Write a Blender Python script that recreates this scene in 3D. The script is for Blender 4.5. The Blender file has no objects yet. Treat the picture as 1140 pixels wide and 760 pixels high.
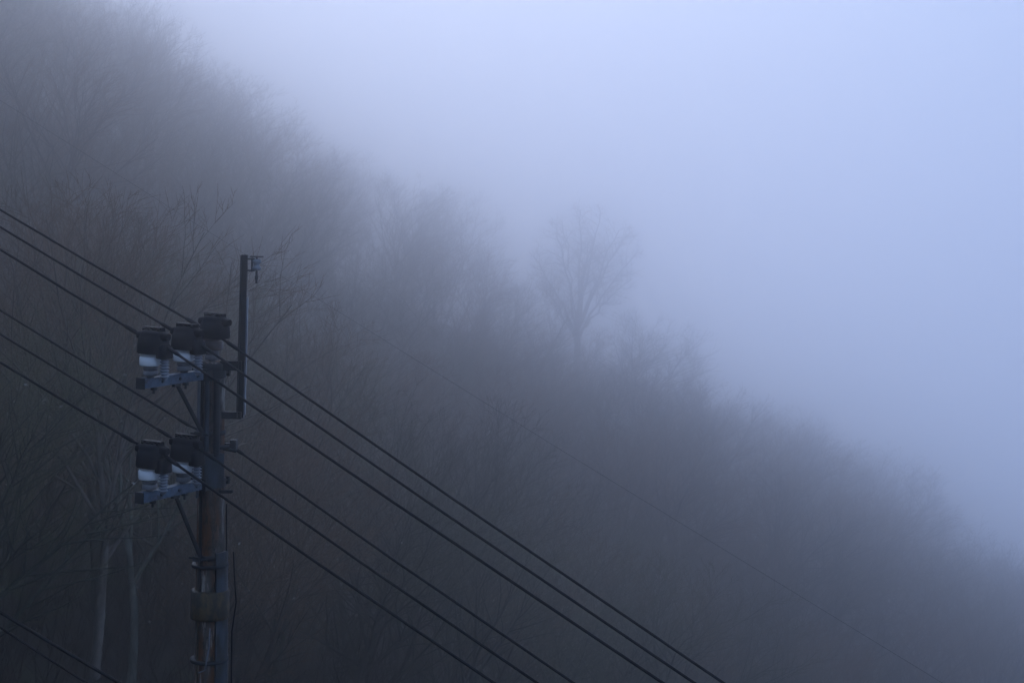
import bpy, math, random
import numpy as np
from mathutils import Vector, Matrix, noise

R = math.radians
sc = bpy.context.scene
col = sc.collection
random.seed(7)

# ------------------------------------------------------------------ camera model
F, CX, HY, CAMZ = 1900.0, 570.0, 194.0, 12.0      # focal length (photo px), centre column, horizon row, eye height


def P(px, py, d):
    """point at depth d seen at photo pixel (px, py)"""
    return Vector(((px - CX) / F * d, d, CAMZ - (py - HY) / F * d))


def pix(p):
    return CX + F * p[0] / p[1], HY - F * (p[2] - CAMZ) / p[1]


# ------------------------------------------------------------------ scene helpers
def tag(o, label=None, cat=None, group=None, kind=None):
    if label:
        o['label'] = label
    if cat:
        o['category'] = cat
    if group:
        o['group'] = group
    if kind:
        o['kind'] = kind
    return o


def empty(name, loc=(0, 0, 0)):
    o = bpy.data.objects.new(name, None)
    o.empty_display_size = 0.3
    o.location = loc
    col.objects.link(o)
    return o


class MB:
    """collects shapes and links them as ONE mesh object"""

    def __init__(self):
        self.v, self.f, self.s = [], [], []

    def add(self, vs, fs, smooth=False):
        b = len(self.v)
        self.v += [tuple(x) for x in vs]
        self.f += [tuple(i + b for i in f) for f in fs]
        self.s += [smooth] * len(fs)
        return self

    def box(self, c, ax, ay, az, sx, sy, sz):
        """box centred on c with unit axes and full sizes"""
        c, ax, ay, az = Vector(c), Vector(ax), Vector(ay), Vector(az)
        vs = [c + ax * (i * sx / 2) + ay * (j * sy / 2) + az * (k * sz / 2)
              for k in (-1, 1) for j in (-1, 1) for i in (-1, 1)]
        return self.add(vs, [(0, 2, 3, 1), (4, 5, 7, 6), (0, 1, 5, 4), (2, 6, 7, 3), (0, 4, 6, 2), (1, 3, 7, 5)])

    def tube(self, pts, rad, n=10, cap=True, smooth=True):
        pts = [Vector(p) for p in pts]
        rad = rad if isinstance(rad, (list, tuple)) else [rad] * len(pts)
        vs, fs = [], []
        up = None
        for i, p in enumerate(pts):
            t = (pts[min(i + 1, len(pts) - 1)] - pts[max(i - 1, 0)]).normalized()
            if up is None:
                up = Vector((0, 0, 1)) if abs(t.z) < 0.9 else Vector((1, 0, 0))
            a = t.cross(up).normalized()
            b = a.cross(t).normalized()
            up = b
            for k in range(n):
                w = 2 * math.pi * k / n
                vs.append(p + a * (math.cos(w) * rad[i]) + b * (math.sin(w) * rad[i]))
        for i in range(len(pts) - 1):
            for k in range(n):
                fs.append((i * n + k, i * n + (k + 1) % n, (i + 1) * n + (k + 1) % n, (i + 1) * n + k))
        self.add(vs, fs, smooth)
        if cap:
            self.add(vs[:n], [tuple(range(n))[::-1]])
            self.add(vs[-n:], [tuple(range(n))])
        return self

    def lathe(self, c, prof, n=28, axis=(0, 0, 1)):
        """prof: (radius, height) from bottom to top, sharp between the pairs that repeat"""
        c = Vector(c)
        q = Vector((0, 0, 1)).rotation_difference(Vector(axis))
        vs, fs = [], []
        for r, h in prof:
            for k in range(n):
                w = 2 * math.pi * k / n
                vs.append(c + q @ Vector((r * math.cos(w), r * math.sin(w), h)))
        m = len(prof)
        for i in range(m - 1):
            for k in range(n):
                fs.append((i * n + k, i * n + (k + 1) % n, (i + 1) * n + (k + 1) % n, (i + 1) * n + k))
        self.add(vs, fs, True)
        self.add(vs[:n], [tuple(range(n))[::-1]])
        self.add(vs[-n:], [tuple(range(n))])
        return self

    def loft(self, secs, smooth=True):
        """sections: equal-length closed loops; capped"""
        n = len(secs[0])
        vs = [p for s in secs for p in s]
        fs = []
        for i in range(len(secs) - 1):
            for k in range(n):
                fs.append((i * n + k, i * n + (k + 1) % n, (i + 1) * n + (k + 1) % n, (i + 1) * n + k))
        self.add(vs, fs, smooth)
        self.add(secs[0], [tuple(range(n))[::-1]])
        self.add(secs[-1], [tuple(range(n))])
        return self

    def mesh(self, name):
        me = bpy.data.meshes.new(name)
        me.from_pydata(self.v, [], self.f)
        me.polygons.foreach_set('use_smooth', self.s)
        me.update()
        return me

    def build(self, name, mat, parent=None, bevel=0):
        o = bpy.data.objects.new(name, self.mesh(name))
        o.data.materials.append(mat)
        col.objects.link(o)
        o.parent = parent
        if bevel:
            m = o.modifiers.new('edge', 'BEVEL')
            m.width = bevel
            m.segments = 2
            m.limit_method = 'ANGLE'
            m.angle_limit = R(40)
        return o


# ------------------------------------------------------------------ materials
def new_mat(name):
    m = bpy.data.materials.new(name)
    m.use_nodes = True
    nt = m.node_tree
    return m, nt, nt.nodes['Principled BSDF']


def mix_noise(nt, c1, c2, scale, detail=6, rough=.6, stretch=(1, 1, 1), lo=.35, hi=.65, coord='Object'):
    tc = nt.nodes.new('ShaderNodeTexCoord')
    mp = nt.nodes.new('ShaderNodeMapping')
    mp.inputs['Scale'].default_value = stretch
    nt.links.new(tc.outputs[coord], mp.inputs['Vector'])
    nz = nt.nodes.new('ShaderNodeTexNoise')
    nz.inputs['Scale'].default_value = scale
    nz.inputs['Detail'].default_value = detail
    nz.inputs['Roughness'].default_value = rough
    nt.links.new(mp.outputs[0], nz.inputs['Vector'])
    rp = nt.nodes.new('ShaderNodeValToRGB')
    rp.color_ramp.elements[0].position = lo
    rp.color_ramp.elements[1].position = hi
    rp.color_ramp.elements[0].color = (*c1, 1)
    rp.color_ramp.elements[1].color = (*c2, 1)
    nt.links.new(nz.outputs['Fac'], rp.inputs['Fac'])
    return rp, nz


def mixc(nt, fac, a, b, mode='MIX'):
    m = nt.nodes.new('ShaderNodeMix')
    m.data_type = 'RGBA'
    m.blend_type = mode
    for s, x in ((m.inputs[0], fac), (m.inputs[6], a), (m.inputs[7], b)):
        if isinstance(x, (int, float)):
            s.default_value = x
        elif isinstance(x, tuple):
            s.default_value = (*x, 1)
        else:
            nt.links.new(x, s)
    return m.outputs[2]


def simple(name, c1, c2, rough, scale=12, metal=0, stretch=(1, 1, 1), bump=0, spec=.5):
    m, nt, b = new_mat(name)
    b.inputs['Specular IOR Level'].default_value = spec
    rp, nz = mix_noise(nt, c1, c2, scale, stretch=stretch)
    nt.links.new(rp.outputs[0], b.inputs['Base Color'])
    b.inputs['Roughness'].default_value = rough
    b.inputs['Metallic'].default_value = metal
    if bump:
        bp = nt.nodes.new('ShaderNodeBump')
        bp.inputs['Strength'].default_value = bump
        bp.inputs['Distance'].default_value = .01
        nt.links.new(nz.outputs['Fac'], bp.inputs['Height'])
        nt.links.new(bp.outputs[0], b.inputs['Normal'])
    return m


def bark_mat(name, c1, c2, stretch=(1, 1, .25), scale=7, tint=.35):
    """bark with a tone of its own for every tree"""
    m, nt, b = new_mat(name)
    rp, nz = mix_noise(nt, c1, c2, scale, stretch=stretch)
    oi = nt.nodes.new('ShaderNodeObjectInfo')
    r2 = nt.nodes.new('ShaderNodeValToRGB')
    e = r2.color_ramp.elements
    e[0].position, e[0].color = 0, (.62, .60, .58, 1)
    e[1].position, e[1].color = 1, (1.30, 1.18, 1.05, 1)
    k = e.new(.35)
    k.color = (.84, 1.06, .80, 1)
    k = e.new(.7)
    k.color = (1.28, .90, .80, 1)
    nt.links.new(oi.outputs['Random'], r2.inputs['Fac'])
    c = mixc(nt, 1.0, rp.outputs[0], r2.outputs[0], 'MULTIPLY')
    nt.links.new(c, b.inputs['Base Color'])
    b.inputs['Roughness'].default_value = .9
    b.inputs['Specular IOR Level'].default_value = .15
    return m


M = {}
M['bark'] = bark_mat('grey_bark', (.020, .018, .017), (.070, .066, .060))
M['twig'] = bark_mat('brown_twigs', (.115, .082, .054), (.215, .165, .112), scale=.8)
M['pale_bark'] = bark_mat('pale_bark', (.020, .019, .018), (.19, .19, .18), stretch=(1, 1, .5), scale=4.5)
M['leaf'] = simple('withered_leaf', (.35, .33, .29), (.55, .53, .48), .8, 3)
M['brush'] = bark_mat('undergrowth_stems', (.026, .021, .018), (.055, .045, .036), scale=1.5)


def concrete():
    """weathered pole concrete with rust runs, pale patches and grime"""
    m, nt, b = new_mat('weathered_concrete')
    base, _ = mix_noise(nt, (.045, .038, .032), (.130, .110, .094), 14, 8, .7, lo=.35, hi=.65)
    run, _ = mix_noise(nt, (0, 0, 0), (1, 1, 1), 10, stretch=(1, 1, .10), lo=.46, hi=.55)
    c = mixc(nt, run.outputs[0], base.outputs[0], (.125, .050, .018))
    dirt, _ = mix_noise(nt, (0, 0, 0), (1, 1, 1), 26, 8, .7, stretch=(1, 1, .30), lo=.52, hi=.60)
    c = mixc(nt, dirt.outputs[0], c, (.018, .014, .012))
    pale, _ = mix_noise(nt, (0, 0, 0), (1, 1, 1), 13, 8, .7, stretch=(1.4, 1.4, .16), lo=.55, hi=.61)
    c = mixc(nt, pale.outputs[0], c, (.34, .29, .24))
    nt.links.new(c, b.inputs['Base Color'])
    b.inputs['Roughness'].default_value = .9
    b.inputs['Specular IOR Level'].default_value = .15
    return m


def rusty(name, c1, c2, rust, scale, lo, hi, rough=.65, stretch=(1, 1, 1), spec=.3):
    m, nt, b = new_mat(name)
    base, _ = mix_noise(nt, c1, c2, scale, stretch=stretch)
    rm, _ = mix_noise(nt, (0, 0, 0), (1, 1, 1), scale * 1.3, 8, .7, stretch=stretch, lo=lo, hi=hi)
    c = mixc(nt, rm.outputs[0], base.outputs[0], rust)
    nt.links.new(c, b.inputs['Base Color'])
    b.inputs['Roughness'].default_value = rough
    b.inputs['Specular IOR Level'].default_value = spec
    return m


M['concrete'] = concrete()
M['steel'] = rusty('galvanised_steel', (.060, .082, .105), (.135, .175, .22), (.055, .036, .025), 14, .50, .64)
M['dark_steel'] = simple('dark_steel', (.013, .015, .019), (.035, .035, .038), .65, 16, .1, spec=.2)
M['rubber'] = simple('black_rubber', (.005, .005, .007), (.012, .012, .016), .6, 20, spec=.12)
M['cable'] = simple('black_cable_sheath', (.005, .005, .007), (.010, .010, .013), .65, 4, spec=.12)
M['bare_wire'] = simple('dull_steel_wire', (.08, .082, .09), (.14, .14, .15), .6, 4, .1)
M['porcelain'] = simple('white_porcelain', (.86, .84, .80), (.93, .91, .87), .12, 5)
M['grey_porcelain'] = simple('grey_cement_base', (.10, .10, .10), (.20, .19, .19), .5, 18)
M['brown_porcelain'] = simple('brown_glaze', (.050, .034, .030), (.105, .072, .062), .3, 10)
M['arrester'] = simple('pale_grey_polymer', (.13, .14, .155), (.24, .25, .27), .4, 8)
M['guard'] = rusty('blue_grey_plastic', (.022, .028, .034), (.060, .074, .088), (.024, .020, .017), 11, .46, .60, stretch=(1, 1, .35))
M['collar'] = rusty('stained_rubber_collar', (.040, .024, .010), (.115, .074, .026), (.014, .011, .009), 16, .44, .57, stretch=(1, 1, .45))
M['aluminium'] = simple('dull_aluminium', (.12, .13, .15), (.24, .26, .29), .5, 8, .4)


def ground_mat():
    m, nt, b = new_mat('leaf_litter')
    rp, nz = mix_noise(nt, (.014, .012, .010), (.040, .031, .023), 1.3, 10, .7, lo=.3, hi=.7)
    g, _ = mix_noise(nt, (0, 0, 0), (1, 1, 1), .25, 5, .6, lo=.52, hi=.66)
    c = mixc(nt, g.outputs[0], rp.outputs[0], (.045, .052, .026))
    nt.links.new(c, b.inputs['Base Color'])
    b.inputs['Roughness'].default_value = .95
    b.inputs['Specular IOR Level'].default_value = .1
    bp = nt.nodes.new('ShaderNodeBump')
    bp.inputs['Strength'].default_value = .8
    bp.inputs['Distance'].default_value = .15
    nt.links.new(nz.outputs['Fac'], bp.inputs['Height'])
    nt.links.new(bp.outputs[0], b.inputs['Normal'])
    return m


M['ground'] = ground_mat()

# ------------------------------------------------------------------ terrain
SPAN = 560.0


def soft(v, lim):
    return lim * math.tanh(v / lim)


def ground(x, y):
    sl = -0.62 * x
    sl = soft(sl, 75.0) if sl < 0 else soft(sl, 90.0)
    if -95 < x < 75:                               # keep the visible flank an even slope
        k = min(1, (x + 95) / 20) * min(1, (75 - x) / 15)
        sl = sl * (1 - k) + (-0.62 * x) * k
    z = 1.4 + sl - 0.074 * max(-150, min(y, 230))
    z -= 7.0 * math.exp(-((y - 80) / 42) ** 2)     # a shallow gully across the flank
    if y > 204:                                    # the far side of the spur
        z -= 60 * (1 - math.exp(-((y - 204) / 60) ** 2 * 0.5))
    z += 5.0 * math.exp(-((x - 3) / 18) ** 2 - ((y - 178) / 15) ** 2)
    z += 5.0 * math.exp(-((x + 36) / 18) ** 2 - ((y - 115) / 30) ** 2)
    z += 0.9 * noise.noise((x * .05, y * .05, 3.1)) + .35 * noise.noise((x * .17, y * .17, 9.0))
    return z


def axis_ticks(lo, hi, near_lo, near_hi, step):
    t = list(np.arange(near_lo, near_hi + .01, step))
    s, v = step, near_hi
    while v < hi:
        s *= 1.25
        v = min(hi, v + s)
        t.append(v)
    s, v = step, near_lo
    while v > lo:
        s *= 1.25
        v = max(lo, v - s)
        t.insert(0, v)
    return t


tx = axis_ticks(-SPAN, SPAN, -85, 80, 1.4)
ty = axis_ticks(-SPAN, SPAN, -4, 240, 1.4)
gv = [(x, y, ground(x, y)) for y in ty for x in tx]
nx = len(tx)
gf = [(j * nx + i, j * nx + i + 1, (j + 1) * nx + i + 1, (j + 1) * nx + i)
      for j in range(len(ty) - 1) for i in range(nx - 1)]
me = bpy.data.meshes.new('ground')
me.from_pydata(gv, [], gf)
me.polygons.foreach_set('use_smooth', [True] * len(gf))
me.materials.append(M['ground'])
go = bpy.data.objects.new('ground', me)
col.objects.link(go)
tag(go, kind='structure')
zmin = min(v[2] for v in gv)
zmax = max(v[2] for v in gv)


# ------------------------------------------------------------------ trees
class Lines:
    """many tapered polylines baked into one mesh with numpy"""

    def __init__(self):
        self.items = {}
        self.leaves = []

    def add(self, pts, rad, sides, mat=0):
        self.items.setdefault((len(pts), sides, mat), []).append((pts, rad))

    def mesh(self, name, mats):
        V, Q, MI, off = [], [], [], 0
        for (m, n, mat), lst in self.items.items():
            p = np.array([[tuple(q) for q in it[0]] for it in lst], dtype=np.float64)      # k,m,3
            r = np.array([it[1] for it in lst], dtype=np.float64)                          # k,m
            t = np.empty_like(p)
            t[:, 1:-1] = p[:, 2:] - p[:, :-2]
            t[:, 0] = p[:, 1] - p[:, 0]
            t[:, -1] = p[:, -1] - p[:, -2]
            t /= np.linalg.norm(t, axis=2, keepdims=True) + 1e-9
            ref = np.zeros_like(t)
            steep = np.abs((p[:, -1] - p[:, 0])[:, 2]) > .95 * np.linalg.norm(p[:, -1] - p[:, 0], axis=1)
            ref[~steep, :, 2] = 1
            ref[steep, :, 0] = 1
            a = np.cross(t, ref)
            a /= np.linalg.norm(a, axis=2, keepdims=True) + 1e-9
            b = np.cross(a, t)
            w = np.arange(n) * 2 * np.pi / n
            ring = (a[:, :, None, :] * np.cos(w)[None, None, :, None] + b[:, :, None, :] * np.sin(w)[None, None, :, None])
            v = p[:, :, None, :] + ring * r[:, :, None, None]
            V.append(v.reshape(-1, 3))
            k = len(lst)
            base = off + np.arange(k)[:, None, None] * (m * n)
            i = np.arange(m - 1)[None, :, None] * n
            j = np.arange(n)[None, None, :]
            j2 = (j + 1) % n
            q = np.stack([base + i + j, base + i + j2, base + i + n + j2, base + i + n + j], axis=-1)
            Q.append(q.reshape(-1, 4))
            MI.append(np.full(len(Q[-1]), mat, np.int32))
            off += k * m * n
        if self.leaves:
            lv = np.array(self.leaves, dtype=np.float64).reshape(-1, 3)
            V.append(lv)
            Q.append((off + np.arange(len(lv))).reshape(-1, 4))
            MI.append(np.full(len(Q[-1]), 1, np.int32))
        V = np.concatenate(V)
        Q = np.concatenate(Q)
        me = bpy.data.meshes.new(name)
        me.vertices.add(len(V))
        me.vertices.foreach_set('co', V.astype(np.float32).ravel())
        me.loops.add(len(Q) * 4)
        me.loops.foreach_set('vertex_index', Q.astype(np.int32).ravel())
        me.polygons.add(len(Q))
        me.polygons.foreach_set('loop_start', (np.arange(len(Q)) * 4).astype(np.int32))
        me.polygons.foreach_set('loop_total', np.full(len(Q), 4, np.int32))
        for mt in mats:
            me.materials.append(mt)
        me.polygons.foreach_set('material_index', np.concatenate(MI))
        me.polygons.foreach_set('use_smooth', np.ones(len(Q), bool))
        me.update()
        return me


def perp(d, rng):
    v = Vector((rng.gauss(0, 1), rng.gauss(0, 1), rng.gauss(0, 1)))
    v -= d * v.dot(d)
    return v.normalized()


def limb(rng, p, d, length, r0, r1, nseg, wob, trop):
    pts, rad = [p.copy()], [r0]
    d = d.normalized()
    dirs = [d.copy()]
    for i in range(nseg):
        d = (d + Vector((rng.gauss(0, wob), rng.gauss(0, wob), rng.gauss(0, wob))) + trop / nseg).normalized()
        p = p + d * (length / nseg)
        pts.append(p.copy())
        dirs.append(d.copy())
        rad.append(r0 + (r1 - r0) * (i + 1) / nseg)
    return pts, rad, dirs


def at(pts, rad, dirs, t):
    k = t * (len(pts) - 1)
    i = min(int(k), len(pts) - 2)
    f = k - i
    return pts[i].lerp(pts[i + 1], f), rad[i] + (rad[i + 1] - rad[i]) * f, dirs[i].lerp(dirs[i + 1], f).normalized()


LEAN = Vector((.34, -.05, 0))


def reach(p, d, c, rad):
    """distance from p along d to the shell of the crown (0 when outside and leaving)"""
    q = Vector(((p.x - c.x) / rad.x, (p.y - c.y) / rad.y, (p.z - c.z) / rad.z))
    e = Vector((d.x / rad.x, d.y / rad.y, d.z / rad.z))
    A, B, K = e.dot(e), q.dot(e), q.dot(q) - 1
    D = B * B - A * K
    if D <= 0:
        return 0.0
    return max(0.0, (-B + math.sqrt(D)) / A)


def make_tree(seed, h, stems=1, spread=.75, limbs=12, dens=1.0, leaves=0, lean=1.0, thick=1.0, lowest=.22, wide=.40, wob=.045, fine=1.0):
    rng = random.Random(seed)
    T, C = Lines(), Lines()
    cen = Vector((.07 * h * lean, 0, h * (.60 + .25 * lowest - .05)))
    rad = Vector((wide * h, wide * h, h - cen.z))
    for s in range(stems):
        if stems == 1:
            base, d = Vector((0, 0, -.5)), Vector((.06 * lean + rng.gauss(0, .03), rng.gauss(0, .04), 1))
        else:
            a = 2 * math.pi * (s + rng.random() * .6) / stems
            base = Vector((.22 * math.cos(a), .22 * math.sin(a), -.5))
            d = Vector((.30 * math.cos(a) + .08 * lean, .30 * math.sin(a), 1))
        hh = h * (1 if s == 0 else rng.uniform(.80, .97))
        r = hh * .0125 * thick * (1 if stems == 1 else .72)
        tp, tr, td = limb(rng, base, d, hh * .78, r * 1.25, r * .18, 12, wob, LEAN * .25 * lean + Vector((0, 0, .15)))
        tr[0] = r * 1.7
        T.add(tp, tr, 8)
        nl = limbs if stems == 1 else max(6, int(limbs * .62))
        az = rng.random() * 6.28
        for i in range(nl):
            t = lowest + (1 - lowest) * ((i + rng.random() * .8) / nl) ** .9
            p, rr, dd = at(tp, tr, td, min(t, 1))
            az += 2.4 + rng.gauss(0, .4)
            out = Vector((math.cos(az), math.sin(az), 0))
            up = rng.uniform(.45, 1.05) + .9 * t * t
            ld = (out * spread + Vector((0, 0, up)) + LEAN * .4 * lean).normalized()
            ll = min(max(reach(p, ld, cen, rad), .12 * h), .62 * h) * rng.uniform(.80, .97)
            r1 = min(rr * .62, .018 + ll * .0165 * thick)
            lp, lr, ldr = limb(rng, p, ld, ll, r1, r1 * .18, 8, .085, Vector((0, 0, .22)) + LEAN * .5 * lean)
            C.add(lp, lr, 5, 2)
            nb = int((4 + 1.3 * ll + 3 * rng.random()) * dens)
            for j in range(nb):
                tb = .16 + .84 * (j + rng.random()) / nb
                p2, r2, d2 = at(lp, lr, ldr, min(tb, 1))
                bd = (d2 * .75 + perp(d2, rng) * .80 + Vector((0, 0, .22)) + LEAN * .35 * lean).normalized()
                bl = min(ll * rng.uniform(.30, .55) * (1.2 - .5 * tb), reach(p2, bd, cen, rad) * 1.04 + .25)
                rb = min(r2 * .75, .009 + bl * .0115)
                bp, br, bdr = limb(rng, p2, bd, bl, rb, rb * .3, 4, .11, Vector((0, 0, .22)) + LEAN * .45 * lean)
                C.add(bp, br, 4, 2)
                nt_ = int((3 + 1.7 * bl + 2 * rng.random()) * dens)
                for k in range(nt_):
                    tt = .12 + .88 * (k + rng.random()) / nt_
                    p3, r3, d3 = at(bp, br, bdr, min(tt, 1))
                    sd = (d3 * .85 + perp(d3, rng) * .70 + Vector((0, 0, .16)) + LEAN * .35 * lean).normalized()
                    sl = min(rng.uniform(.45, 1.05) * (.45 + .045 * h), reach(p3, sd, cen, rad) * 1.1 + .3)
                    rt = rng.uniform(.0050, .0072) * fine
                    sp, sr, sdr = limb(rng, p3, sd, sl, rt, rt * .4, 3, .08, Vector((0, 0, .14)) + LEAN * .3 * lean)
                    C.add(sp, sr, 3)
                    for q in range(2 + (rng.random() < .6)):
                        p4, r4, d4 = at(sp, sr, sdr, rng.uniform(.10, .85))
                        fd = (d4 + perp(d4, rng) * .60 + Vector((0, 0, .06))).normalized()
                        fl = sl * rng.uniform(.35, .65)
                        C.add([p4, p4 + fd * fl * .5, p4 + (fd + LEAN * .12 * lean).normalized() * fl], [.0048 * fine, .004 * fine, .0025 * fine], 3)
                        if leaves and rng.random() < leaves:
                            c = p4 + fd * fl * rng.uniform(.5, 1)
                            a1, sz = perp(fd, rng), rng.uniform(.03, .06)
                            b1 = a1.cross(fd)
                            u = (a1 + b1 * .4) * sz
                            w = (fd - b1 * .5) * sz
                            C.leaves += [tuple(c - u * .6), tuple(c - w), tuple(c + u * .6), tuple(c + w * 1.1)]
    return T, C


KINDS = [   # what makes each kind of tree different
    dict(seed=11, h=12.0, limbs=15, spread=.80, leaves=.016),
    dict(seed=12, h=11.0, limbs=14, spread=.95, wide=.46),
    dict(seed=13, h=13.0, limbs=16, spread=.75, wide=.36),
    dict(seed=14, h=10.0, stems=3, limbs=13, spread=.8, leaves=.012),
    dict(seed=15, h=11.5, stems=2, limbs=14, spread=.85, wide=.43),
    dict(seed=16, h=9.0, limbs=14, spread=.95, wide=.47, dens=1.1, leaves=.024),
    dict(seed=17, h=10.5, stems=2, limbs=15, spread=.75, dens=1.1),
    dict(seed=18, h=8.0, stems=4, limbs=11, spread=.75, leaves=.016),
    dict(seed=19, h=11.0, limbs=12, spread=.6, dens=.9, thick=.8, lowest=.40, lean=.3, wob=.085),       # pale trunks
    dict(seed=20, h=13.5, limbs=17, spread=.72, wide=.37, thick=1.1),
]
PALE = 8
protos = []
for i, kd in enumerate(KINDS):
    T, C = make_tree(**kd)
    tm = T.mesh('trunk', [M['pale_bark' if i == PALE else 'bark']])
    cm = C.mesh('crown', [M['twig'], M['leaf'], M['pale_bark' if i == PALE else 'bark']])
    protos.append((tm, cm, kd['h']))


def plant(kind, x, y, h, rz, label, group=None, name='bare_tree', lean=(0, 0), sz=1.0):
    tm, cm, h0 = protos[kind]
    s = h / h0
    o = empty(name, (x, y, ground(x, y)))
    o.rotation_euler = (lean[0], lean[1], rz)
    o.scale = (s * sz, s * sz, s)
    for nm, me in (('trunk', tm), ('crown', cm)):
        c = bpy.data.objects.new(nm, me)
        col.objects.link(c)
        c.parent = o
    tag(o, label, 'tree', group)
    return o


# single trees the photo lets one tell apart
def plant_at(kind, px, base_py, d, h, rz, label, sz=1.0, name='bare_tree', lean=(0, 0)):
    x = (px - CX) / F * d
    return plant(kind, x, d, h, rz, label, None, name, lean, sz)


# the lone tree: an open vase of a few long limbs
def lone_tree():
    rng = random.Random(9)
    T, C = Lines(), Lines()
    r = .25
    cen, rad = Vector((1.0, 0, 10.5)), Vector((4.2, 4.2, 4.0))
    tp, tr, td = limb(rng, Vector((0, 0, -.6)), Vector((.04, 0, 1)), 6.2, r * 1.25, r * .85, 8, .03, Vector((0, 0, .1)))
    T.add(tp, tr, 8)
    top, fr = tp[-1], tr[-1]
    # where the long limbs end on the dome of the crown
    ends = [(-3.2, .6, 10.8, .9), (-1.6, -1.4, 13.2, .8), (-.9, 1.2, 13.4, .55), (.5, -.9, 14.3, .95), (2.1, .8, 14.3, 1.0),
            (3.3, -1.2, 12.9, .7), (4.0, .7, 12.5, .9), (4.7, -.3, 11.0, .75), (-2.7, -.3, 9.0, .55), (4.3, .9, 9.0, .55),
            (1.2, 3.2, 11.8, .7), (1.0, -3.3, 11.5, .7)]
    for ex, ey, ez, w in ends:
        p0 = tp[-3].lerp(top, rng.random() * .95)
        e = Vector((ex, ey, ez))
        mid = p0 + Vector(((e.x - p0.x) * rng.uniform(.30, .48), (e.y - p0.y) * .4, (e.z - p0.z) * .52))
        mp, mr = [], []
        for i in range(11):
            t = i / 10
            q = p0 * (1 - t) ** 2 + mid * (2 * t * (1 - t)) + e * t * t
            if 0 < i:
                q = q + Vector((rng.gauss(0, .07), rng.gauss(0, .07), rng.gauss(0, .05)))
            mp.append(q)
            mr.append(fr * .80 * w * (1 - t) + .034 * t)
        md = [(mp[min(i + 1, 10)] - mp[max(i - 1, 0)]).normalized() for i in range(11)]
        C.add(mp, mr, 6, 2)
        for i in range(15):
            t = .38 + .62 * (i + rng.random()) / 15
            p, rr, dd = at(mp, mr, md, min(t, 1))
            sd = (dd * .8 + perp(dd, rng) * 1.0).normalized()
            sl = min(rng.uniform(1.0, 2.2), reach(p, sd, cen, rad) + .35)
            bp, br, bdr = limb(rng, p, sd, sl, min(rr * .6, .040), .009, 5, .12, Vector((0, 0, .15)))
            C.add(bp, br, 4, 2)
            for k in range(8):
                p3, r3, d3 = at(bp, br, bdr, .12 + .88 * (k + rng.random()) / 8.01)
                td3 = (d3 + perp(d3, rng) * .9).normalized()
                tl = min(rng.uniform(.4, 1.0), reach(p3, td3, cen, rad) * 1.1 + .3)
                sp, sr, sdr = limb(rng, p3, td3, tl, .010, .005, 3, .1, Vector((0, 0, .1)))
                C.add(sp, sr, 3, 2)
                for q in range(5):
                    p4, r4, d4 = at(sp, sr, sdr, rng.uniform(.1, .9))
                    fd = (d4 + perp(d4, rng) * .8).normalized()
                    fl = rng.uniform(.25, .5)
                    C.add([p4, p4 + fd * fl * .5, p4 + fd * fl], [.006, .005, .0035], 3)
    return T, C


T, C = lone_tree()
protos.append((T.mesh('trunk', [M['bark']]), C.mesh('crown', [M['twig'], M['leaf'], M['bark']]), 14.5))
LONE = len(protos) - 1

plant_at(LONE, 640, 400, 178, 19.6, 0, 'lone bare tree with a rounded lacy crown standing clear on the misty ridge')
singles = [
    (7, 652, 'low bushy bare tree hiding the foot of the lone ridge tree', 164, 7.6, .4),
    (0, 436, 'pale misty bare tree where the upper left ridge dips beside the tree group', 150, 15.5, .6),
    (4, 452, 'pale misty bare tree filling the ridge at the far left of its tree group', 166, 13.0, .2),
    (3, 489, 'flat crowned bare tree some way left of the lone ridge tree', 172, 14.5, .4),
    (1, 540, 'spreading bare tree whose low limbs reach right towards the lone ridge tree', 170, 11.0, .9),
    (6, 690, 'small faint bare tree crouching at the right foot of the lone ridge tree', 174, 8.5, 1.2),
]
taken = [((640 - CX) / F * 178, 178)]
for k, px, lb, d, h, rz in singles:
    plant_at(k, px, 0, d, h, rz, lb)
    taken.append(((px - CX) / F * d, d))
near = [
    (PALE, 108, 'pale trunked tree at the lower left, left one of the two whitish trunks', 31.0, 10.2, .2),
    (PALE, 142, 'pale trunked tree between the left whitish trunk and the utility pole', 34.0, 9.2, 1.4),
    (4, 497, 'dark bare tree with forked trunk rising behind the middle of the wires', 62.0, 11.5, .3),
    (2, 455, 'slim dark bare tree just left of the forked trunk behind the wires', 58.0, 10.0, .8),
    (9, 20, 'large dark bare tree fanning its limbs at the upper left corner', 80.0, 14.5, .1),
]
for k, px, lb, d, h, rz in near:
    plant_at(k, px, 0, d, h, rz, lb)
    taken.append(((px - CX) / F * d, d))


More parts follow.
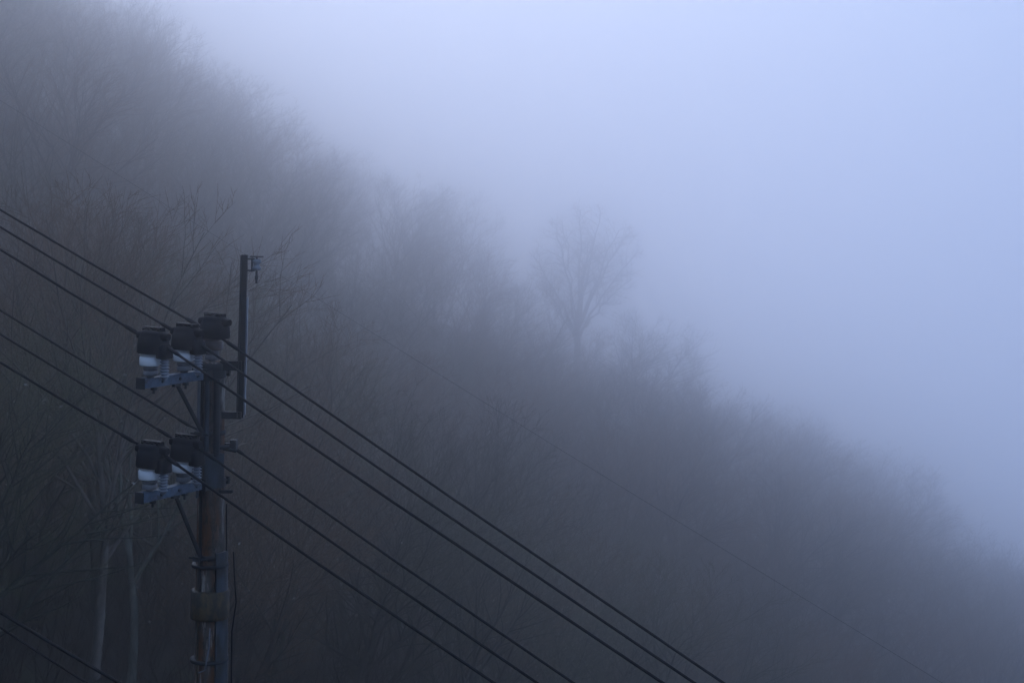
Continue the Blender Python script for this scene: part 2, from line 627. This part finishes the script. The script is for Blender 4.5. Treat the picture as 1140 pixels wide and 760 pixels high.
def zone(px, py):
    """which stand a tree belongs to, from where its crown shows"""
    if px < 0 or px > 1140:
        return ('bare tree of the stand just past the edge of the view', 'bare trees past the edge of the view')
    if px < 200 and py < 180:
        return ('bare fog-veiled tree in the crowded top left corner of the slope', 'trees in the top left corner')
    if px < 200 and py < 430:
        return ('bare brown tree behind the upper wires left of the pole', 'trees behind the wires left of the pole')
    if px < 200:
        return ('dim bare tree in the dark thicket at the lower left below the wires', 'trees in the dark lower left thicket')
    if px < 400 and py < 260:
        return ('bare misty tree on the skyline above the tall steel post', 'trees on the skyline above the pole')
    if px < 400 and py < 480:
        return ('bare brown tree standing just right of the pole top behind the wires', 'trees right of the pole top')
    if px < 400:
        return ('shadowy bare tree right of the rusty pole shaft below the wires', 'trees right of the pole shaft')
    if px < 600 and py < 400:
        return ('feathery bare tree on the slope below the flat crowned ridge tree', 'trees below the ridge trees')
    if px < 600:
        return ('bare tree in the dark middle of the slope behind the long wires', 'trees behind the long wires')
    if px < 800 and py < 470:
        return ('pale misty bare tree on the ridge right of the lone tree', 'trees on the ridge right of the lone tree')
    if px < 800:
        return ('bare brown tree where the long wires leave the bottom of the view', 'trees at the foot of the long wires')
    if px < 980 and py < 560:
        return ('bare tree on the descending skyline with twigs fraying into the fog', 'trees on the descending skyline')
    if px < 980:
        return ('hazy bare tree on the lower slope beneath the descending skyline', 'trees beneath the descending skyline')
    return ('hazy bare tree at the lower right end of the sinking ridge', 'trees at the lower right end of the ridge')


rng = random.Random(41)
count, tries = 0, 0
while count < 270 and tries < 90000:
    tries += 1
    d = 28 * (200 / 28) ** (rng.random() ** .72)
    u = rng.uniform(-.34, .34)
    x = u * d
    if d < 28 + 95 * max(0, u + .26):
        continue
    if d > 160 and abs(x - 3) < 21:
        continue
    sp = 1.6 + .018 * d
    if any((x - a) ** 2 + (d - b) ** 2 < sp * sp for a, b in taken):
        continue
    taken.append((x, d))
    h = rng.uniform(.78, 1.14) * (7.4 + .030 * d)
    if d > 105 and .020 < u < .052:                # keeps the lone tree in the clear
        h *= .86
    if d > 105 and u > .058:
        h *= 1.22
    if d > 90 and u < -.14:
        h *= 1.08
    kind = rng.choice([0, 1, 2, 3, 4, 5, 6, 7, 9, 0, 1, 4, 6])
    if kind in (5, 7):
        h *= .85
    px, py = pix((x, d, ground(x, d) + .62 * h))
    lb, gr = zone(px, py)
    plant(kind, x, d, h, rng.uniform(-1.7, 1.7), lb, gr, lean=(rng.gauss(0, .04), rng.gauss(.02, .05)), sz=rng.uniform(1.0, 1.3))
    count += 1
print('trees', count)

# undergrowth: thin stems and brush over the whole slope
B = Lines()
rng = random.Random(77)
for c in range(1500):
    d = 25 * (206 / 25) ** (rng.random() ** .75)
    u = rng.uniform(-.34, .34)
    if d < 26 + 90 * max(0, u + .26):
        continue
    cx, cy = u * d, d
    for s in range(rng.randint(4, 8)):
        x, y = cx + rng.gauss(0, 1.4), cy + rng.gauss(0, 1.4)
        hh = rng.uniform(.9, 2.4) * (.8 + d / 120)
        sp, sr, sd = limb(rng, Vector((x, y, ground(x, y) - .1)), Vector((rng.gauss(.15, .3), rng.gauss(0, .3), 1)), hh, .012, .004, 4, .12, Vector((.15, 0, .2)))
        B.add(sp, sr, 3)
        for k in range(9):
            p, r, dd = at(sp, sr, sd, rng.uniform(.2, .97))
            td = (dd + perp(dd, rng) * .7).normalized()
            tp_, tr_, tdd = limb(rng, p, td, hh * rng.uniform(.18, .42), .006, .003, 2, .1, Vector((0, 0, .2)))
            B.add(tp_, tr_, 3)
bo = bpy.data.objects.new('undergrowth', B.mesh('undergrowth', [M['brush']]))
col.objects.link(bo)
tag(bo, 'tangled leafless undergrowth of thin brown stems covering the slope', 'undergrowth', kind='stuff')

# ------------------------------------------------------------------ utility pole
D0 = 13.4
AX = Vector((-.5, -math.sqrt(.75), 0))            # along the crossarms, away from the pole, towards the left
WD = Vector((math.sqrt(.75), -.5, 0))             # along the line, downhill
UP = Vector((0, 0, 1))
px0 = (236 - CX) / F * D0
gz = ground(px0, D0)
ORG = Vector((px0, D0, gz))                       # pole foot before leaning
ARM_Z = 12 - 1.56 - gz                            # heights above the foot
ARM2_Z = 12 - 2.41 - gz
TOP = 12 - (402 - HY) / F * D0 - gz


def zpx(py, d=D0):
    return 12 - (py - HY) / F * d - gz


pole = empty('utility_pole')
tag(pole, 'weathered rust-stained utility pole carrying two stubby insulator arms and a tall steel post', 'utility pole')
LEANP = R(.55)
pole.rotation_euler = (0, LEANP, 0)
mid = Vector((0, 0, ARM_Z))
pole.location = ORG + mid - Matrix.Rotation(LEANP, 3, 'Y') @ mid
MW = Matrix.Translation(pole.location) @ Matrix.Rotation(LEANP, 4, 'Y')

RT = .100
RB = RT + .0063 * TOP
nseg = 26


def shaft_r(z):
    return RT + (RB - RT) * (1 - z / TOP) ** 1.0


b = MB()
b.lathe((0, 0, 0), [(shaft_r(z), z) for z in np.linspace(-.5, TOP - .012, nseg)] + [(RT - .012, TOP)], 40)
b.build('shaft', M['concrete'], pole)


def rrect(c, ax, ay, hx, hy, rad, n=5):
    pts = []
    for sx, sy, a0 in ((1, 1, 0), (-1, 1, 90), (-1, -1, 180), (1, -1, 270)):
        for k in range(n):
            a = R(a0 + 90 * k / (n - 1))
            pts.append(c + ax * (sx * (hx - rad) + rad * math.cos(a)) + ay * (sy * (hy - rad) + rad * math.sin(a)))
    return pts


def insulator(s, z, body='porcelain', side=True, tilt=-1.0, seed=0):
    """pin insulator under a black cover; s along the arm, z its foot"""
    c = AX * s + UP * z
    rim = MB()
    k = M[body]
    # porcelain: white band with a thin rim line above it
    rim.lathe(c, [(.040, .085), (.080, .088), (.086, .096), (.086, .150), (.080, .158), (.055, .160), (.055, .165), (.084, .168), (.088, .172), (.088, .179), (.080, .183), (.045, .185)])
    o = rim.build('insulator', k, pole)
    bs = MB()
    bs.lathe(c, [(.030, 0), (.030, .012), (.054, .014), (.056, .020), (.056, .045), (.050, .049), (.050, .054), (.056, .058), (.056, .083), (.040, .087)])
    bs.build('cement_base', M['grey_porcelain'], o)
    # black cover stretched along the wire and tilted with it
    q = Matrix.Rotation(R(tilt), 3, AX)
    wx, wz = q @ WD, q @ UP
    cv = MB()
    cc = c + UP * .185 + WD * .022
    prof = [(-.004, .114, .096), (.006, .120, .101), (.050, .118, .099), (.108, .112, .094), (.114, .104, .085), (.146, .100, .080), (.162, .090, .070), (.171, .074, .052)]
    cv.loft([rrect(cc + wz * h, wx, AX, hx, hy, min(hx, hy) * .85) for h, hx, hy in prof])
    # lips where the cable enters and leaves
    cv.loft([rrect(cc + wz * .125 + wx * t, AX, wz, r_, r_ * .9, r_ * .6) for t, r_ in ((.085, .038), (.125, .034), (.148, .026))])
    cv.loft([rrect(cc + wz * .125 - wx * t, wz, AX, r_ * .9, r_, r_ * .6) for t, r_ in ((.085, .038), (.125, .034), (.148, .026))])
    co = cv.build('cover', M['rubber'], o)
    # fastening ridge on the cover
    rd = MB()
    rd.box(cc + wz * .186, wx, AX, wz, .185, .05, .014)
    for t in (-.07, -.022, .026, .072):
        rd.box(cc + wz * .174 + wx * t, wx, AX, wz, .022, .075, .018)
    rd.build('cover_clip', M['rubber'], o, .003)
    if side:
        a = c + WD * .135 - UP * .004
        lb = MB()
        lb.loft([rrect(cc + wx * .112 + wz * h, wx, AX, hx, hy, .03) for h, hx, hy in ((-.034, .044, .058), (-.026, .048, .062), (.05, .040, .058), (.074, .022, .04))])
        lb.build('cover_flap', M['rubber'], o)
        ar = MB()
        pr = [(.012, -.01), (.022, 0)]
        for i in range(7):
            h0 = .010 + i * .022
            pr += [(.024, h0), (.036, h0 + .003), (.036, h0 + .009), (.024, h0 + .015)]
        pr += [(.022, .172), (.012, .176)]
        ar.lathe(a, pr, 20)
        ar.build('surge_arrester', M['arrester'], pole)
    return c


def crossarm(z, s1, braced):
    arm = MB()
    s0 = .085
    L = s1 - s0
    cm = AX * ((s0 + s1) / 2) + UP * z
    hw, hh, th = .0375, .036, .006
    arm.box(cm + WD * hw, AX, WD, UP, L, th, 2 * hh)                                   # web towards the viewer
    arm.box(cm + UP * (hh - th / 2), AX, WD, UP, L - .002, 2 * hw - th - .001, th)
    arm.box(cm - UP * (hh - th / 2), AX, WD, UP, L - .002, 2 * hw - th - .001, th)
    arm.box(cm - WD * hw, AX, WD, UP, L, th, 2 * hh)
    ao = arm.build('crossarm', M['steel'], pole, .0015)
    cap = MB()
    cap.box(AX * (s1 + .005) + UP * z, AX, WD, UP, .008, 2 * hw + .012, 2 * hh + .012)
    cap.build('end_plate', M['dark_steel'], ao, .002)
    for s in (s1 - .14, s1 - .50):
        bl = MB()
        bl.tube([AX * s + UP * (z - hh - .055), AX * s + UP * (z + hh + .004)], .009, 8)
        bl.box(AX * s + UP * (z - hh - .016), AX, WD, UP, .034, .034, .022)
        bl.build('bolt', M['dark_steel'], ao)
    for s in (.22, .42, .62):
        bl = MB()
        bl.tube([AX * s + UP * z + WD * (hw + .001), AX * s + UP * z + WD * (hw + .014)], .012, 6)
        bl.build('bolt', M['dark_steel'], ao)
    # clamp that holds the arm to the pole
    r = shaft_r(z)
    cl = MB()
    cl.lathe(UP * (z - .034), [(r + .002, 0), (r + .010, .001), (r + .010, .066), (r + .002, .068)], 32)
    cl.box(AX * (r + .012) + UP * z + WD * .0, AX, WD, UP, .075, .150, .094)
    for w in (-.06, .06):
        cl.tube([WD * w + AX * (r + .02) + UP * z, WD * w - AX * (r + .05) + UP * z], .010, 8)
    cl.box(-AX * (r + .022) + UP * z, AX, WD, UP, .018, .16, .06)
    cl.build('arm_clamp', M['dark_steel'], pole, .002)
    # brace from the arm down to the pole
    zb = z - braced
    rb = shaft_r(zb)
    br = MB()
    br.tube([AX * .44 + UP * (z - hh + .004) + WD * .02, AX * (rb + .022) + UP * zb + WD * .02], .016, 8)
    br.box(AX * .44 + UP * (z - hh - .012) + WD * .02, AX, WD, UP, .07, .03, .02)
    br.build('brace', M['dark_steel'], pole)
    bb = MB()
    bb.lathe(UP * (zb - .02), [(rb + .002, 0), (rb + .008, .001), (rb + .008, .036), (rb + .002, .038)], 32)
    bb.box(AX * (rb + .03) + UP * zb, AX, WD, UP, .06, .07, .036)
    bb.tube([AX * (rb + .035) + UP * zb - WD * .09, AX * (rb + .035) + UP * zb + WD * .09], .008, 8)
    bb.build('brace_band', M['dark_steel'], pole)


S_MID, S_LEFT = .327, .705
crossarm(ARM_Z, .81, .46)
crossarm(ARM2_Z, .81, .58)
for z in (ARM_Z + .037, ARM2_Z + .037):
    insulator(S_LEFT, z)
    insulator(S_MID, z)
insulator(0, TOP + .002, 'brown_porcelain', side=False)

# steel band round the pole top and bracket to the post
bd = MB()
bd.lathe(UP * (TOP - .10), [(RT + .004, 0), (RT + .010, .002), (RT + .010, .088), (RT + .004, .09)], 36)
bd.build('top_band', M['dark_steel'], pole)
post_off = Vector((.232, -.03, 0))
zb0, zb1, zt = zpx(461), zpx(406), zpx(283)
for z, hh in ((zb1, .075), (zb0, .055)):
    br = MB()
    br.box(Vector((.155, -.03, z)), (1, 0, 0), (0, 1, 0), UP, .17, .05, hh)
    br.build('post_bracket', M['dark_steel'], pole, .002)
tl = R(.95)
pd = Vector((math.sin(tl), 0, math.cos(tl)))
pxx = Vector((math.cos(tl), 0, -math.sin(tl)))
pc0 = post_off + UP * (zb0 - .02)
plen = zt - zb0 + .02
ps = MB()
ps.box(pc0 + pd * plen / 2, pxx, (0, 1, 0), pd, .050, .006, plen)                      # web of the channel
for sx in (-1, 1):
    ps.box(pc0 + pd * plen / 2 + pxx * (sx * .0245) - Vector((0, .022, 0)), pxx, (0, 1, 0), pd, .006, .042, plen - .003)
po = ps.build('steel_post', M['dark_steel'], pole, .001)
st = MB()
st.box(pc0 + pd * (plen * .38) + pxx * .0335 - Vector((0, .02, 0)), pxx, (0, 1, 0), pd, .010, .040, plen * .72)
st.build('edge_strip', M['aluminium'], po)
# clamp with a small insulator that holds the overhead wire
tc = pc0 + pd * (plen - .075)
ch = tc + pxx * .10 - Vector((0, .03, 0))
cl = MB()
cl.box(tc + pxx * .055 - Vector((0, .03, 0)) + UP * .045, (1, 0, 0), (0, 1, 0), UP, .06, .03, .012)
cl.box(tc + pxx * .055 - Vector((0, .03, 0)) - UP * .045, (1, 0, 0), (0, 1, 0), UP, .06, .03, .012)
cl.box(ch + pxx * .00 + UP * .064, (1, 0, 0), (0, 1, 0), UP, .10, .05, .010)
cl.box(ch - pxx * .036, (1, 0, 0), (0, 1, 0), UP, .010, .045, .110)
cl.tube([ch - UP * .145, ch + UP * .07], .009, 8)
cl.box(ch - UP * .10, (1, 0, 0), (0, 1, 0), UP, .022, .022, .030)
cb = cl.build('wire_clamp', M['dark_steel'], pole)
sp = MB()
sp.lathe(ch - UP * .045, [(.018, 0), (.034, .006), (.036, .024), (.022, .036), (.022, .052), (.036, .064), (.034, .084), (.018, .090)], 18)
sp.build('spool', M['arrester'], cb)

# dead-end of the inner lower wire, on the far right of the pole
z3 = zpx(497)
dc = MB()
dc.box(Vector((.12, .03, z3)), (1, 0, 0), (0, 1, 0), UP, .12, .05, .05)
dc.box(Vector((.172, .03, z3 + .01)), (1, 0, 0), (0, 1, 0), UP, .05, .075, .085)
dc.tube([Vector((.10, -.05, z3 - .005)), Vector((.20, -.02, z3 - .03))], .014, 8)
dc.tube([Vector((.06, -.10, z3 + .01)), Vector((.15, -.06, z3 + .01))], .016, 8)
dc.build('dead_end_clamp', M['dark_steel'], pole, .002)
# pale panel between the clamps and its small bracket arm
pn = MB()
pn.box(Vector((.045, -.125, zpx(521))), (.93, .36, 0), (-.36, .93, 0), UP, .155, .022, .27)
pn.build('number_panel', M['guard'], pole, .004)
sb = MB()
sb.box(Vector((.115, -.06, zpx(545))), (1, 0, 0), (0, 1, 0), UP, .12, .03, .025)
sb.tube([Vector((.15, -.06, zpx(545))), Vector((.185, -.065, zpx(544.5)))], .011, 8)
sb.build('step_bolt', M['dark_steel'], pole)


def riser(name, ang, rad, off, y0, y1, mat, n=10, wig=.004):
    m = MB()
    pts = []
    rr = random.Random(int(ang * 10))
    N = 14
    for i in range(N + 1):
        z = zpx(y0) + (zpx(y1) - zpx(y0)) * i / N
        r = shaft_r(z) + off
        a = R(ang + (rr.random() - .5) * wig * 300 / 10)
        pts.append(Vector((r * math.cos(a), r * math.sin(a), z)))
    m.tube(pts, rad, n)
    return m.build(name, mat, pole)


# cables and pipes running down the shaft (0 deg = right, -90 = towards the viewer)
riser('riser_cable', -142, .013, .010, 412, 552, M['aluminium'])
riser('riser_cable', -120, .011, .010, 408, 660, M['cable'])
riser('riser_pipe', -98, .020, .018, 414, 500, M['guard'])
riser('riser_pipe', -62, .026, .024, 420, 505, M['dark_steel'])
riser('ground_wire', -128, .007, .008, 556, 1000, M['collar'], 8)
riser('ground_wire', -8, .006, .022, 560, 760, M['cable'], 8, .02)
# half-round plastic guard on the right front of the shaft
g = MB()
zs = np.linspace(zpx(1500), zpx(612), 12)
secs = []
for z in zs:
    r = shaft_r(z)
    loop = []
    for k in range(11):
        a = R(-60 + 72 * k / 10)
        loop.append(Vector(((r + .028) * math.cos(a), (r + .028) * math.sin(a), z)))
    for k in range(11):
        a = R(12 - 72 * k / 10)
        loop.append(Vector(((r + .003) * math.cos(a), (r + .003) * math.sin(a), z)))
    secs.append(loop)
g.loft(secs, False)
g.build('cable_guard', M['guard'], pole)
for y in (628, 733, 860):
    z = zpx(y)
    r = shaft_r(z) + .030
    s_ = MB()
    s_.lathe(UP * (z - .012), [(r, 0), (r + .004, .001), (r + .004, .023), (r, .024)], 36)
    s_.build('strap', M['dark_steel'], pole)
# wide worn collar
z0, z1 = zpx(687), zpx(655)
s_ = MB()
r = shaft_r(z0) + .032
s_.lathe(UP * z0, [(r - .004, 0), (r + .006, .004), (r + .008, .03), (r + .005, z1 - z0 - .01), (r - .012, z1 - z0)], 40)
s_.build('worn_collar', M['collar'], pole)
# slack tail of wire across the shaft under the collar
s_ = MB()
s_.tube([Vector((.035, -.19, zpx(692))), Vector((.03, -.185, zpx(712))), Vector((.0, -.185, zpx(738))), Vector((-.05, -.18, zpx(741)))], .006, 8)
s_.build('wire_tail', M['aluminium'], pole)
s_ = MB()
s_.tube([Vector((.19, -.05, zpx(612))), Vector((.205, -.05, zpx(650))), Vector((.215, -.05, zpx(668))), Vector((.185, -.06, zpx(700))), Vector((.185, -.06, zpx(760)))], .006, 8)
s_.build('drop_wire', M['cable'], pole)


# ------------------------------------------------------------------ wires
def on_plane(px, py, q):
    """where the sight line of a photo pixel meets the upright plane of the line through q"""
    n = Vector((AX.x, AX.y, 0))
    o = Vector((0, 0, CAMZ))
    r = P(px, py, 1.0) - o
    return o + r * (n.dot(q - o) / n.dot(r))


def wire(name, q, left, right, rad, mat, label, cat='power line', group=None, mids=()):
    """left / right: two photo points each, far end first; carried on straight beyond the frame"""
    L0, L1 = on_plane(*left[0], q), on_plane(*left[1], q)
    R0, R1 = on_plane(*right[0], q), on_plane(*right[1], q)
    dl, dr = (L0 - L1).normalized(), (R1 - R0).normalized()
    pts = []
    for t in (34, 20, 10, 4):
        pts.append(L0 + dl * t + UP * (.0009 * t * t))
    pts += [L0, L0.lerp(L1, .5) - UP * .004, L1]
    pts += [Vector(m) for m in mids]
    pts += [R0, R0.lerp(R1, .5) - UP * .012, R1]
    for t in (4, 10, 18):
        pts.append(R1 + dr * t)
    m = MB()
    m.tube(pts, rad, 8)
    o = m.build(name, mat)
    if name == 'power_line':
        for e, d_ in ((L1, dl), (R0, dr)):
            k = MB()
            k.tube([e + d_ * .01, e + d_ * .03, e + d_ * .12, e + d_ * .15], [rad * 1.25, rad * 1.65, rad * 1.55, rad * 1.1], 8)
            k.build('sleeve', M['rubber'], o)
    tag(o, label, cat, group)
    return o


def ins(s, z):
    return MW @ (AX * s + UP * z)


zi = .185 + .125
G = 'power lines of the pole'
wire('power_line', ins(0, TOP + zi), [(0, 233.5), (222, 363)], [(252, 380), (803, 758)], .0098, M['cable'],
     'black power line over the pole top, uppermost of the three upper cables', group=G)
wire('power_line', ins(S_MID, ARM_Z + zi), [(0, 252.5), (194, 368.5)], [(222, 382.5), (772, 759)], .0098, M['cable'],
     'black power line clipped to the inner insulator of the upper arm', group=G)
wire('power_line', ins(S_LEFT, ARM_Z + zi), [(0, 277.5), (154, 371.5)], [(184, 385), (737, 759)], .0102, M['cable'],
     'black power line clipped to the outer insulator of the upper arm', group=G)
wire('power_line', ins(-.20, ARM2_Z + zi), [(0, 345), (212, 474)], [(256, 495), (637.5, 759)], .0098, M['cable'],
     'black power line passing behind the pole at the lower arm', group=G)
wire('power_line', ins(S_MID, ARM2_Z + zi), [(0, 371.5), (190, 486)], [(226, 502), (597, 759)], .0098, M['cable'],
     'black power line clipped to the inner insulator of the lower arm', group=G)
wire('power_line', ins(S_LEFT, ARM2_Z + zi), [(0, 403), (150, 492)], [(184, 508), (549, 759)], .0102, M['cable'],
     'black power line clipped to the outer insulator of the lower arm', group=G)
wire('overhead_wire', MW @ ch, [(140, 200), (284, 290)], [(290, 293), (1030, 748)], .0009, M['bare_wire'],
     'thin grey overhead wire held by the clamp on top of the steel post', 'overhead wire')
q1 = ins(.16, 6.6)
wire('communication_cable', q1, [(0, 681), (133, 760)], [(250, 830), (420, 945)], .0135, M['cable'],
     'thick black cable crossing the bottom left corner, upper of the two', 'cable', 'cables in the bottom left corner')
wire('communication_cable', q1, [(0, 698), (97, 760)], [(250, 858), (420, 975)], .0085, M['cable'],
     'thin black cable crossing the bottom left corner, lower of the two', 'cable', 'cables in the bottom left corner')
hk = MB()
for py in (820, 848):
    w = MW.inverted() @ on_plane(232, py, q1)
    hk.box(Vector((w.x, w.y, w.z)) - AX * .03, AX, WD, UP, .10, .09, .06)
hk.build('cable_hanger', M['dark_steel'], pole, .003)

# ------------------------------------------------------------------ fog
DENS, ANIS = .0132, .960
hz = MB()
top = max(zmax + 17, 30)
hz.box((0, 0, (zmin - 1 + top) / 2), (1, 0, 0), (0, 1, 0), UP, 2 * SPAN + 20, 2 * SPAN + 20, top - zmin + 1)
m = bpy.data.materials.new('haze')
m.use_nodes = True
nt = m.node_tree
nt.nodes.clear()
out = nt.nodes.new('ShaderNodeOutputMaterial')
pv = nt.nodes.new('ShaderNodeVolumePrincipled')
pv.inputs['Color'].default_value = (.985, .985, 1, 1)
pv.inputs['Density'].default_value = DENS
pv.inputs['Anisotropy'].default_value = ANIS
nt.links.new(pv.outputs[0], out.inputs['Volume'])
ho = hz.build('haze', m)
tag(ho, 'pale blue mist hanging over the slope', 'mist', kind='stuff')

# ------------------------------------------------------------------ light
SUN_EL, SUN_AZ = R(32), R(-5)                     # to the right of the view, high behind the cloud
w = bpy.data.worlds.new('World')
sc.world = w
w.use_nodes = True
nt = w.node_tree
bg = nt.nodes['Background']
sky = nt.nodes.new('ShaderNodeTexSky')
sky.sky_type = 'NISHITA'
sky.sun_disc = False
sky.sun_elevation = SUN_EL
sky.sun_rotation = SUN_AZ
sky.altitude = 900
sky.air_density = 1.4
sky.dust_density = 2.5
sky.ozone_density = 3.0
# overcast: the blue sky evened out by cloud
cm = mixc(nt, .7, sky.outputs[0], (3.5, 5.6, 10.0))
nt.links.new(cm, bg.inputs['Color'])
bg.inputs['Strength'].default_value = .109
sd = bpy.data.lights.new('Sun', 'SUN')
sd.energy = .5
sd.angle = R(40)
sd.color = (1, .96, .92)
so = bpy.data.objects.new('Sun', sd)
dirv = Vector((math.sin(SUN_AZ) * math.cos(SUN_EL), math.cos(SUN_AZ) * math.cos(SUN_EL), math.sin(SUN_EL)))
so.rotation_euler = dirv.to_track_quat('Z', 'Y').to_euler()
col.objects.link(so)

# ------------------------------------------------------------------ camera and render
cd = bpy.data.cameras.new('Camera')
cd.sensor_width = 36
cd.lens = F / 1140 * 36
cd.shift_y = -(380 - HY) / 1140
cd.clip_start = .1
cd.clip_end = 4000
cd.dof.use_dof = True
cd.dof.focus_distance = 13.3
cd.dof.aperture_fstop = 8
co = bpy.data.objects.new('Camera', cd)
co.location = (0, 0, CAMZ)
co.rotation_euler = (R(90), 0, 0)
col.objects.link(co)
sc.camera = co

vs = sc.view_settings
vs.view_transform = 'Standard'
vs.look = 'None'
vs.exposure = 0
vs.gamma = 1
cy = sc.cycles
cy.use_adaptive_sampling = False
cy.use_denoising = True
cy.denoiser = 'OPENIMAGEDENOISE'
cy.denoising_prefilter = 'ACCURATE'
cy.max_bounces = 20
cy.diffuse_bounces = 2
cy.glossy_bounces = 2
cy.volume_bounces = 14
cy.sample_clamp_indirect = 6
